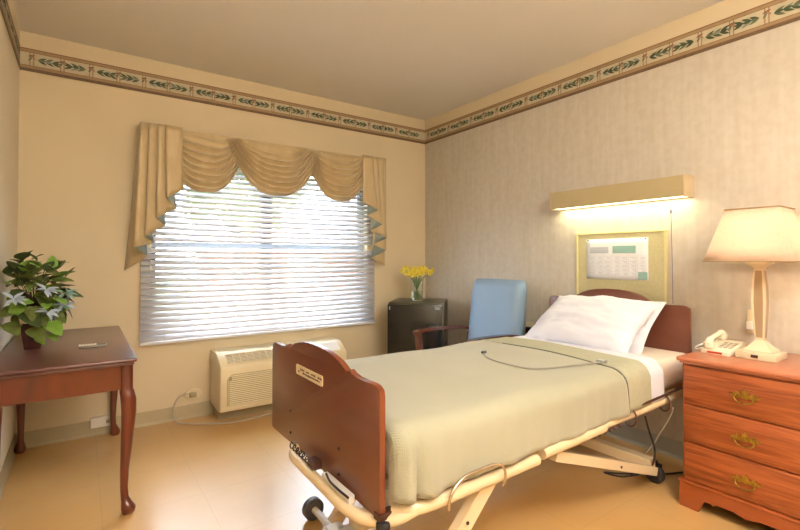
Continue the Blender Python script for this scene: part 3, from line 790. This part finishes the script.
# foot end bumper tube and cross panel with cables
m = MB(); m.tube(smoothpath([(.82, 1.81, .412), (.75, 1.80, .408), (.712, 1.76, .405), (.705, 1.65, .402), (.705, 1.45, .398), (.708, 1.35, .392), (.722, 1.27, .386), (.755, 1.205, .386), (.80, 1.155, .402), (.86, 1.135, .422)], 6), .020, 14)
m.build('foot_bumper', M['beige_metal'], bed, smooth=50)
m = MB(); m.box(.785, .80, 1.20, 1.95, .40, .475, .002); m.box(.712, .735, 1.30, 1.50, .405, .432, .002); m.build('cross_panel', M['white_metal'], bed)
m = MB(); pts = [(.715 + .009*math.cos(k*.55), 1.80 - .19*(k/70), .432 + .010*math.sin(k*.55)) for k in range(71)]
m.tube(pts, .0026, 6); m.build('coiled_cable', M['black'], bed, smooth=60)
m = MB(); m.box(.700, .735, 1.54, 1.60, .425, .455, .004); m.build('connector_box', M['brown_plastic'], bed)
m = MB(); m.tube(smoothpath([(.715, 1.47, .44), (.705, 1.42, .436), (.706, 1.36, .432), (.712, 1.30, .428)], 5), .004, 6); m.build('cable', M['cable_dark'], bed, smooth=60)
# lifting arms, base cross bars and casters
for yy, sg in ((1.155, 1), (1.77, -1)):
    m = MB(); m.tube([(1.20, yy, .415), (.885, yy+.02*sg, .075)], 0, flat=(.018, .027)); m.build('lift_arm', M['beige_metal'], bed)
    m = MB(); m.tube([(1.57, yy, .405), (2.45, yy+.03*sg, .095)], 0, flat=(.018, .021)); m.build('lift_arm', M['beige_metal'], bed)
    for x, z in ((1.08, .303), (2.05, .236)):
        m = MB(); m.lathe([(0, -.002), (.006, -.002), (.006, .002), (0, .002)], (x, yy-.019*sg, z), 12, axis='y'); m.build('arm_bolt', M['brown_plastic'], bed)
m = MB(); m.box(2.44, 2.50, 1.20, 2.05, .09, .145, .004); m.build('base_crossbar', M['beige_metal'], bed)
m = MB(); m.tube([(.885, 1.18, .05), (.885, 1.95, .05)], .015, 14); m.box(.865, .925, 1.60, 1.68, .06, .10, .003); m.build('base_crossbar', M['white_metal'], bed, smooth=50)
m = MB(); m.box(.92, 2.44, 1.60, 1.68, .095, .14, .004); m.build('base_spine', M['beige_metal'], bed)
m = MB(); m.box(.83, .90, 1.66, 1.72, .07, .10, .004); m.build('pedal_bracket', M['white_metal'], bed)
def caster(x, y, mt, lab):
    m = MB(); m.tube([(x, y, .12), (x, y, .09)], .012, 10); m.box(x-.024, x-.020, y-.025, y+.025, .035, .10); m.box(x+.020, x+.024, y-.025, y+.025, .035, .10); m.box(x-.024, x+.024, y-.025, y+.025, .095, .10)
    c = m.build('caster', M['white_metal'] if mt != 'rubber' else M['black'], bed)
    m = MB(); m.lathe([(.012, -.018), (.040, -.018), (.048, -.012), (.048, .012), (.040, .018), (.012, .018)], (x, y, .048), 28, axis='x'); m.build('wheel', M[mt], c, label=lab, smooth=40)
for y_ in (1.955, 1.175):
    m = MB(); m.lathe([(.010, -.020), (.040, -.020), (.048, -.014), (.048, .014), (.040, .020), (.010, .020)], (.885, y_, .048), 28, axis='y'); m.lathe([(0, -.024), (.014, -.024), (.014, .024), (0, .024)], (.885, y_, .048), 12, axis='y'); m.build('wheel', M['grey_rubber'], bed, label='grey rubber wheel', smooth=40)
caster(2.525, 1.215, 'rubber', 'black wheel'); caster(2.525, 2.06, 'rubber', None)

# ------------------------------------------------------------------ bedding
Y0, Y1, ZT = 1.118, 2.075, .682
def cross(s_, zlow0, zlow1, grow=0.0, r=.075):
    """point at arc fraction s_ of the cover's cross section: near hang, top, far hang"""
    a, b = Y0-grow, Y1+grow; zt = ZT+grow
    segs = [zt-r-zlow0, PI*r/2, b-a-2*r, PI*r/2, zt-r-zlow1]; tot = sum(segs); d = s_*tot
    if d < segs[0]: return a, zlow0 + d
    d -= segs[0]
    if d < segs[1]: an = d/r; return a + r - r*math.cos(an), zt - r + r*math.sin(an)
    d -= segs[1]
    if d < segs[2]: u = d/segs[2]; return a + r + d, zt + .010*math.sin(PI*u)
    d -= segs[2]
    if d < segs[3]: an = d/r; return b - r + r*math.sin(an), zt - r + r*math.cos(an)
    d -= segs[3]; return b, zt - r - d
def wob(x, y, k=1.0): return .004*k*math.sin(x*7+y*3) + .003*k*math.sin(x*13-y*9+1)
def cover(name, xa, xb, mt, grow, zl0, zl1, label, cat, foot=False, slant=0.0, nu=60):
    m = MB()
    def f(u, v):
        y, z = cross(v, zl0(u) if callable(zl0) else zl0, zl1, grow)
        near = max(0.0, min(1.0, (ZT - z)/.2)) * (1 if y < 1.4 else 0)
        x = xa + (xb-xa)*u + slant*near*(u if foot else 1)
        if foot:
            e = max(0.0, 1 - (x-xa)/.055); dr = .055*(1-math.sqrt(max(0, 1-e*e)))
            if y < 1.35: y += dr*.9
            if y > 1.85: y -= dr*.9
            if z > .62: z -= dr*min(1, (z-.62)/.1)
            if near > 0.05: y -= near*(.010*math.exp(-((x-.90)/.030)**2) - .020*math.exp(-((x-.852)/.009)**2) + .010*math.exp(-((x-.815)/.022)**2)) + near*(.005*math.sin(x*16)+.004*math.sin(x*34+2)+.002*math.sin(x*71))
        elif near > 0.05: y -= near*.004*math.sin(x*30)
        if z > ZT-.02: z += wob(x, y, .8)
        return (x, y, z)
    m.grid(f, nu, 64)
    return tag(m.build(name, mt, smooth=80, solid=.006), label, cat)
cover('blanket', .778, 2.040, M['blanket'], .006, lambda u: .462+.018*u, .52, 'sage beige thermal blanket spread over the foot end of the bed', 'blanket', True, .025, 120)
# the turned back top of the blanket and the sheet beneath it
bl = cover('blanket_fold', 2.058, 2.262, M['blanket_hem'], .008, .492, .52, 'smooth beige blanket border folded across the bed next to the white sheet', 'blanket', False, .02, 24)
cover('flat_sheet', 2.20, 2.41, M['linen'], .001, .492, .54, 'white flat sheet turned out between blanket border and pillow', 'sheet', False, .01, 24)
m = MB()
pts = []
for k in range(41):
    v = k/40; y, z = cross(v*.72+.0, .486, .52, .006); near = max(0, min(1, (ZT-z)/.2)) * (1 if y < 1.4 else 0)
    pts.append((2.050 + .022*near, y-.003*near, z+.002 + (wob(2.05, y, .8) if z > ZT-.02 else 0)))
m.tube(pts, .005, 8); tag(m.build('hem_shade_strip', M['hem_shade'], smooth=60), 'thin dark strip for the hem shadow in the seam between blanket and folded border', 'cord')  # hem shadow drawn as a thin dark tube along the seam
# call cord
pts = [(1.729, 1.695, 0), (1.672, 1.618, 0), (1.643, 1.505, 0), (1.662, 1.371, 0), (1.73, 1.32, 0), (1.809, 1.291, 0), (1.957, 1.259, 0), (2.05, 1.235, 0)]
m = MB(); m.tube(smoothpath([(x, y, ZT+.006+.015 + wob(x, y, .8)) for x, y, _ in pts], 6), .0042, 8)
t = thing('call_cord', 'thin grey nurse call cord looped on the blanket with a silver clip', 'cord', (1.7, 1.35, ZT+.02))
m.build('cord', M['grey_plastic'], t, smooth=60)
m = MB(); m.box(2.040, 2.070, 1.215, 1.255, ZT+.018, ZT+.030, .003); m.build('clip', M['chrome2'], t, smooth=40)
m = MB(); m.lathe([(0, -.016), (.007, -.013), (.007, .013), (0, .016)], (1.737, 1.703, ZT+.026), 10, axis='x'); m.build('button', M['grey_rubber'], t, smooth=40)

# pillows
def pillow(loc, W, H, T, tilt, yaw, label, seed):
    o_ = Vector(loc); R = Matrix.Rotation(yaw, 4, 'Z') @ Matrix.Rotation(tilt, 4, 'Y'); rn = random.Random(seed); ph = [rn.uniform(0, 6) for _ in range(6)]
    m = MB(True)
    N = 40
    def f(sg):
        def g(a, b):
            u, v = 2*a-1, 2*b-1
            pin = 1 - .07*(1-abs(u)**1.5)*abs(v)**3; pin2 = 1 - .06*(1-abs(v)**1.5)*abs(u)**3
            e = max(0, (1-u*u))**.5*max(0, (1-v*v))**.5
            wr = noise.fractal(Vector((u*1.6+ph[0], v*3.4+ph[1], sg*3)), 1.0, 2.0, 4)*.020 - abs(noise.noise(Vector((u*2.2+ph[2], v*5+ph[3], 1))))*.016
            th = T/2*e + wr*e**.5
            p = Vector((v*H/2*pin, u*W/2*pin2, sg*th + (.2*T*(.5-.5*v) if sg < 0 else 0)*e))
            return tuple(R @ p)
        return g
    m.grid(f(1), N, N); m.grid(f(-1), N, N)
    o = m.build('pillow', M['linen'], None, smooth=80, dbl=True); o.location = o_
    return tag(o, label, 'pillow')
pillow((2.560, 1.625, .812), .68, .48, .19, math.radians(-32), math.radians(1), 'white pillow in front, propped against the headboard', 1)
pillow((2.690, 1.620, .798), .66, .42, .11, math.radians(-44), math.radians(-1), 'white pillow behind, half hidden by the front pillow', 2)

# ------------------------------------------------------------------ cables under the bed
m = MB(); m.tube(smoothpath([(2.255, 1.13, .43), (2.33, 1.15, .34), (2.43, 1.17, .20), (2.46, 1.22, .08), (2.43, 1.34, .010), (2.40, 1.43, .006), (2.46, 1.37, .006), (2.57, 1.29, .006), (2.66, 1.225, .006), (2.80, 1.16, .006), (2.90, 1.10, .006)], 7), .0048, 8)
tag(m.build('power_cable', M['cable_dark'], smooth=60), 'black cable hanging from the bed rail and running over the floor', 'cable')
m = MB(); m.tube(smoothpath([(2.44, 1.085, .45), (2.46, 1.105, .40), (2.48, 1.16, .30), (2.52, 1.25, .16), (2.55, 1.36, .05), (2.56, 1.44, .008), (2.52, 1.52, .008)], 7), .0042, 8)
tag(m.build('thin_cable', M['cable_light'], smooth=60), 'pale thin cable hanging from the ring under the head of the bed', 'cable')
m = MB(); m.tube(smoothpath([(2.60, 1.12, .006), (2.70, 1.10, .006), (2.82, 1.10, .006), (2.90, 1.07, .006)], 6), .0032, 6)
tag(m.build('thin_cable', M['cable_light'], smooth=60), 'short pale cable on the floor beside the chest of drawers', 'cable')

# ------------------------------------------------------------------ chest of drawers
NZ = .722; NY0, NY1 = .508, 1.028
t = thing('bedside_chest', 'oak three drawer bedside chest with ornate brass pulls', 'chest of drawers', (2.67, .77, 0))
m = MB(); m.box(2.415, 2.925, NY0, NY1, .118, NZ-.026, .002); m.build('case', M['oak'], t)
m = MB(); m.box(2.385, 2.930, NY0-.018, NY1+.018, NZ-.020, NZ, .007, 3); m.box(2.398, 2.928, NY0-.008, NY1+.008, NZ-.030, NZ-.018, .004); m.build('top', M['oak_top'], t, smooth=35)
# bracket plinth
def bracket():
    w = NY1+.012; c = (NY0+NY1)/2; H = w-c
    half = [(H, 0), (H-.082, 0), (H-.090, .018), (H-.098, .048), (H-.110, .062), (H-.135, .062), (H-.142, .052), (H-.152, .060), (.12, .066), (.05, .066), (.028, .058), (.0, .050)]
    pts = [(c+y, z) for y, z in half] + [(c-y, z) for y, z in reversed(half[:-1])]
    pts += [(c-H, .124), (c+H, .124)]
    return pts
m = MB(); m.prism(bracket(), 'x', 2.398, 2.418, .002)
m.box(2.418, 2.925, NY1-.008, NY1+.012, 0, .124, .002); m.box(2.418, 2.925, NY0-.012, NY0+.008, 0, .124, .002)
m.box(2.392, 2.925, NY0-.016, NY1+.016, .118, .132, .005); m.build('plinth', M['oak'], t, smooth=35)
def pull(y, z, par):
    m = MB(); x = 2.398
    def plate(pts):
        m.prism([(y+a, z+b) for a, b in pts], 'x', x-.003, x, .0008)
    wing = [(.060, .010), (.050, .004), (.044, .012), (.036, .008), (.034, .020), (.024, .016), (.018, .006), (.010, .012), (.012, .022), (.004, .026), (0, .034)]
    low = [(-.008, -.010), (.008, -.010), (.020, -.006), (.030, -.012), (.036, -.006), (.044, -.004), (.052, -.002)]
    up = wing + [(-a, b) for a, b in reversed(wing[:-1])]
    lo = [(-.052, -.002), (-.044, -.004), (-.036, -.006), (-.030, -.012), (-.020, -.006), (-.008, -.010), (.008, -.010), (.020, -.006), (.030, -.012), (.036, -.006), (.044, -.004), (.052, -.002)]
    plate(up + lo)
    p = m.build('pull', M['brass'], par, smooth=40)
    m = MB()
    for sgn in (-1, 1): m.lathe([(0, -.012), (.005, -.011), (.006, -.006), (.004, 0)], (x-.002, y+sgn*.034, z+.004), 10, axis='x')
    m.tube(smoothpath([(x-.010, y-.034, z+.003), (x-.014, y-.036, z-.010), (x-.018, y-.024, z-.022), (x-.020, y, z-.026), (x-.018, y+.024, z-.022), (x-.014, y+.036, z-.010), (x-.010, y+.034, z+.003)], 4), .0032, 8)
    m.build('bail', M['brass'], p, smooth=60)
for z0, z1, zp in ((.502, .684, .590), (.320, .494, .402), (.138, .312, .218)):
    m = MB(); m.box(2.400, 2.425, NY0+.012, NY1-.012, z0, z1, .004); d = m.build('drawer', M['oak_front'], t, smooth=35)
    pull((NY0+NY1)/2, zp, d)

# telephone
t = thing('telephone', 'cream desk telephone with a corded handset on the bedside chest', 'telephone', (2.68, .945, NZ))
m = MB(); m.prism([(2.585, NZ), (2.79, NZ), (2.79, NZ+.048), (2.775, NZ+.052), (2.60, NZ+.024), (2.585, NZ+.016)], 'y', .885, 1.015, .004); m.build('body', M['phone'], t, smooth=35)
m = MB()
hp = smoothpath([(2.60, .985, NZ+.050), (2.625, .985, NZ+.066), (2.69, .985, NZ+.078), (2.755, .985, NZ+.088), (2.785, .985, NZ+.080)], 5)
m.tube(hp, [.016]*6+[.012]*9+[.016]*6, 12)
m.lathe([(.020, 0), (.024, .010), (.022, .028), (.012, .032)], (2.606, .985, NZ+.026), 16); m.lathe([(.020, 0), (.024, .010), (.022, .030), (.012, .034)], (2.772, .985, NZ+.052), 16)
m.build('handset', M['phone'], t, smooth=50)
m = MB()
def kp(x, y0, y1, n_):
    pass
for r in range(4):
    for c in range(3):
        x = 2.635 + r*.026; zz = NZ + .024 + (x-2.60)/(2.775-2.60)*.028
        m.box(x, x+.017, .896+c*.022, .912+c*.022, zz-.002, zz+.004, .001)
m.build('keypad', M['phone_key'], t)
m = MB(); m.box(2.5825, 2.586, .92, .985, NZ+.004, NZ+.014, .001); m.build('label_strip', M['red'], t, label='red strip')
m = MB(); m.tube(smoothpath([(2.60, 1.005, NZ+.045), (2.585, 1.03, NZ+.03), (2.60, 1.044, NZ+.012), (2.68, 1.046, NZ+.006), (2.78, 1.03, NZ+.006), (2.90, 1.01, NZ+.01)], 6), .0035, 8); m.build('cord', M['white_plastic'], t, smooth=60)

# table lamp
LXc, LYc = 2.675, .790
t = thing('table_lamp', 'cream column table lamp with a square ivory shade, switched on', 'lamp', (LXc, LYc, NZ))
m = MB(); m.box(LXc-.080, LXc+.080, LYc-.080, LYc+.080, NZ, NZ+.034, .004); b_ = m.build('base', M['lamp_cream'], t, smooth=35)
m = MB(); m.box(LXc-.083, LXc-.079, LYc-.012, LYc+.016, NZ+.010, NZ+.024, .001); m.build('outlet_socket', M['brown_plastic'], b_)
q2 = math.sqrt(2)
m = MB(); m.lathe([(.058*q2, .034), (.058*q2, .040), (.040*q2, .056), (.020*q2, .082), (.018*q2, .088)], (LXc, LYc, NZ), 4, PI/4); m.build('foot', M['lamp_cream'], t, smooth=30)
m = MB(); m.lathe([(.018*q2, .088), (.021*q2, .13), (.0255*q2, .20), (.028*q2, .27), (.026*q2, .34), (.0215*q2, .40), (.018*q2, .430)], (LXc, LYc, NZ), 4, PI/4); col_ = m.build('column', M['lamp_cream'], t, label='cream bulging square column')
for ax_, sg_ in ((0, -1), (0, 1), (1, -1), (1, 1)):
    m = MB(); L_, Rr = [], []
    for r, z in ((.0188, .100), (.021, .13), (.0255, .20), (.028, .27), (.026, .34), (.0215, .40), (.0192, .420)):
        for lst, q in ((L_, -.66), (Rr, .66)):
            a, b = sg_*(r+.0012), q*r
            lst.append(m.b.verts.new((LXc + (a if ax_ == 0 else b), LYc + (b if ax_ == 0 else a), NZ+z)))
    for i_ in range(len(L_)-1): m.b.faces.new((L_[i_], Rr[i_], Rr[i_+1], L_[i_+1]))
    m.build('column_panel', M['lamp_bronze'], col_, label='brown inset panel of the column')
m = MB(); m.lathe([(.018*q2, .430), (.022*q2, .438), (.045*q2, .455), (.045*q2, .460), (.01*q2, .464)], (LXc, LYc, NZ), 4, PI/4); m.build('neck', M['lamp_cream'], t)
m = MB(); m.tube([(LXc, LYc, NZ+.46), (LXc, LYc, NZ+.56)], .010, 10); m.build('socket', M['brass'], t, smooth=50)
SZ0, SZ1, SB, ST = 1.186, 1.436, .176, .106
m = MB()
for k in range(4):
    c0, s0 = [(1, 1), (-1, 1), (-1, -1), (1, -1)][k]; c1, s1 = [(1, 1), (-1, 1), (-1, -1), (1, -1)][(k+1) % 4]
    def f(u, v):
        h = SB + (ST-SB)*v
        return (LXc + h*(c0+(c1-c0)*u), LYc + h*(s0+(s1-s0)*u), SZ0 + (SZ1-SZ0)*v)
    m.grid(f, 4, 4)
sh = m.build('lamp_shade', M['shade'], t, smooth=30, solid=.0012, dbl=True)
for z, h in ((SZ0, SB), (SZ1, ST)):
    m = MB(); h += .001
    P = [(LXc+h*a, LYc+h*b, z) for a, b in ((1, 1), (-1, 1), (-1, -1), (1, -1), (1, 1))]
    for i in range(4): m.tube([P[i], P[i+1]], .0035, 8)
    m.build('shade_trim', M['b_tan'], sh, smooth=50)
m = MB(); m.tube([(LXc-ST, LYc, SZ1-.004), (LXc+ST, LYc, SZ1-.004)], .0018, 6); m.tube([(LXc, LYc-ST, SZ1-.004), (LXc, LYc+ST, SZ1-.004)], .0018, 6)
m.build('shade_fitter', M['brass'], t)
m = MB(); m.lathe([(0, .105), (.018, .098), (.028, .075), (.026, .05), (.014, .02), (.012, 0), (0, 0)], (LXc, LYc, NZ+.56-.015), 16); m.build('bulb', M['bulb'], t, smooth=60)

t = thing('wall_outlet', 'wall outlet with a white plug behind the table lamp', 'outlet', (RX, .885, .86))
m = MB(); m.box(2.934, 2.944, .845, .925, .80, .925, .002); m.build('plate', M['ivory'], t)
m = MB(); m.box(2.905, 2.934, .895, .922, .82, .865, .005); m.build('plug', M['white_plastic'], t)

# ------------------------------------------------------------------ over-bed light
t = thing('overbed_light', 'long tan wall light fixture above the headboard, switched on', 'wall light', (2.88, 1.635, 1.56))
m = MB(); m.box(2.826, 2.832, 1.190, 2.085, 1.560, 1.682, .001); m.box(2.832, 2.944, 1.190, 2.085, 1.676, 1.682); m.box(2.936, 2.944, 1.190, 2.085, 1.562, 1.676); m.build('housing', M['fix'], t)
for a, b in ((1.180, 1.190), (2.085, 2.095)):
    m = MB(); m.box(2.822, 2.944, a, b, 1.557, 1.686, .002); m.build('end_cap', M['fix_end'], t)
m = MB(); m.box(2.834, 2.934, 1.193, 2.082, 1.563, 1.575, .003); m.build('diffuser', M['tube'], t)
m = MB(); m.tube([(2.87, 1.277, 1.556), (2.87, 1.277, 1.49)], .0016, 6); m.lathe([(0, -.014), (.005, -.01), (.006, .006), (0, .012)], (2.87, 1.277, 1.48), 10); m.tube([(2.87, 1.277, 1.47), (2.88, 1.277, 1.20), (2.885, 1.277, .93)], .0020, 6)
m.build('pull_cord', M['pull'], t, smooth=60)

# bulletin board + calendar
t = thing('bulletin_board', 'khaki cloth bulletin board on the wall above the headboard', 'board', (2.93, 1.635, .80))
m = MB(); m.box(2.928, 2.942, 1.340, 1.935, .78, 1.368); m.build('panel', M['cork'], t)
m = MB()
for a in ((1.328, 1.342, .78, 1.378), (1.933, 1.947, .78, 1.378), (1.342, 1.933, 1.366, 1.378)): m.box(2.922, 2.943, a[0], a[1], a[2], a[3], .002)
m.build('frame', M['cork_edge'], t)
t = thing('wall_calendar', 'white printed calendar sheet with teal boxes pinned on the bulletin board', 'calendar', (2.925, 1.65, 1.06))
m = MB()
m.grid(lambda u, v: (2.9255 - .004*math.sin(PI*u)*(1-v)**2, 1.438+.427*u, 1.060+.273*v), 10, 8); m.build('sheet', M['paper'], t, smooth=60, solid=.0006)
m = MB()
for y0, y1, z0, z1, mi in ((1.515, 1.670, 1.235, 1.283, 0), (1.442, 1.500, 1.066, 1.112, 0), (1.70, 1.835, 1.238, 1.278, 1)):
    m.mi = mi; m.box(2.9206, 2.9212, y0, y1, z0, z1)
m.mi = 1
for k in range(6): m.box(2.9206, 2.9212, 1.445, 1.855, 1.085+k*.026, 1.0862+k*.026)
for k in range(8): m.box(2.9206, 2.9212, 1.445+k*.0585, 1.4462+k*.0585, 1.085, 1.225)
rn = random.Random(8)
for r in range(5):
    for c in range(7):
        for l in range(2):
            y = 1.452+c*.0585; m.box(2.9205, 2.9211, y, y+rn.uniform(.02, .045), 1.092+r*.026+l*.009, 1.0945+r*.026+l*.009)
m.build('print', [M['teal'], M['ink']], t)
for y in (1.452, 1.85):
    m = MB(); m.lathe([(0, -.006), (.005, -.005), (.005, 0)], (2.922, y, 1.325), 10, axis='x'); m.build('pin', M['grey_rubber'], t, smooth=50)

# ------------------------------------------------------------------ unseen lamps added behind the camera to brighten the room
t = thing('added_ceiling_lamp', 'added unseen fill lamp, a round frosted glass ceiling lamp behind the camera', 'ceiling lamp', (1.2, -.35, CZ))
m = MB(); m.lathe([(.16, -.02), (.16, 0)], (1.2, -.35, CZ), 32); m.build('canopy', M['brass'], t, smooth=40)
m = MB(); m.lathe([(0, -.09), (.08, -.082), (.13, -.055), (.15, -.02)], (1.2, -.35, CZ), 32); m.build('dome', M['dome'], t, smooth=60)

t = thing('added_torchiere', 'added unseen fill lamp, a brass torchiere throwing light up behind the camera', 'floor lamp', (.75, -.95, 0))  # added out of view, brightens the room by way of the ceiling
m = MB(); m.lathe([(0, 0), (.13, 0), (.13, .012), (.03, .03), (0, .03)], (.75, -.95, 0), 28); m.build('base', M['brass'], t, smooth=40)
m = MB(); m.tube([(.75, -.95, .02), (.75, -.95, 1.74)], .012, 12); m.build('pole', M['brass'], t, smooth=40)
m = MB(); m.lathe([(.02, 1.73), (.09, 1.76), (.15, 1.83), (.146, 1.83), (.085, 1.768), (.0, 1.745)], (.75, -.95, 0), 28); m.build('bowl', M['white_metal'], t, smooth=50)

# ------------------------------------------------------------------ lights
def lamp(name, typ, loc, energy, color, **kw):
    l = bpy.data.lights.new(name, typ); l.energy = energy; l.color = color
    for k, v in kw.items(): setattr(l, k, v)
    o = bpy.data.objects.new(name, l); COL.objects.link(o); o.location = loc; return o
lamp('added_ceiling_light', 'POINT', (1.2, -.35, CZ-.28), 26, (1.0, .98, .97), shadow_soft_size=.16)  # added room fill from behind the camera
lamp('table_lamp_light', 'POINT', (LXc, LYc, 1.30), 4.8, (1.0, .80, .61), shadow_soft_size=.03)
lamp('added_torchiere_light', 'SPOT', (.75, -.95, 1.86), 430, (.96, .975, 1.0), shadow_soft_size=.14, spot_size=math.radians(150), spot_blend=.6).rotation_euler = (PI, 0, 0)  # added uplight, bounces off the ceiling as fill
o = lamp('overbed_light_light', 'AREA', (2.884, 1.6375, 1.558), 1.9, (1.0, .97, .62), shape='RECTANGLE', size=.09, size_y=.87)
o.rotation_euler = (0, 0, 0)

w = bpy.data.worlds.new('daylight'); sc.world = w; w.use_nodes = True
bg = w.node_tree.nodes['Background']; bg.inputs[0].default_value = (.76, .86, 1.0, 1); bg.inputs[1].default_value = 11.0

# ------------------------------------------------------------------ camera
cam = bpy.data.cameras.new('camera'); co = bpy.data.objects.new('camera', cam); COL.objects.link(co)
co.location = (0, 0, 1.2); co.rotation_euler = (PI/2 + .0155, 0, -.613)
cam.sensor_width = 36; cam.lens = 453.5*36/800; cam.shift_y = -13.6/800; cam.clip_start = .02
sc.camera = co
sc.view_settings.view_transform = 'Standard'; sc.view_settings.look = 'None'; sc.view_settings.gamma = 1; sc.view_settings.exposure = 0.42
sc.view_settings.use_curve_mapping = False
for o in bpy.data.objects:
    if 'W' in o: del o['W']
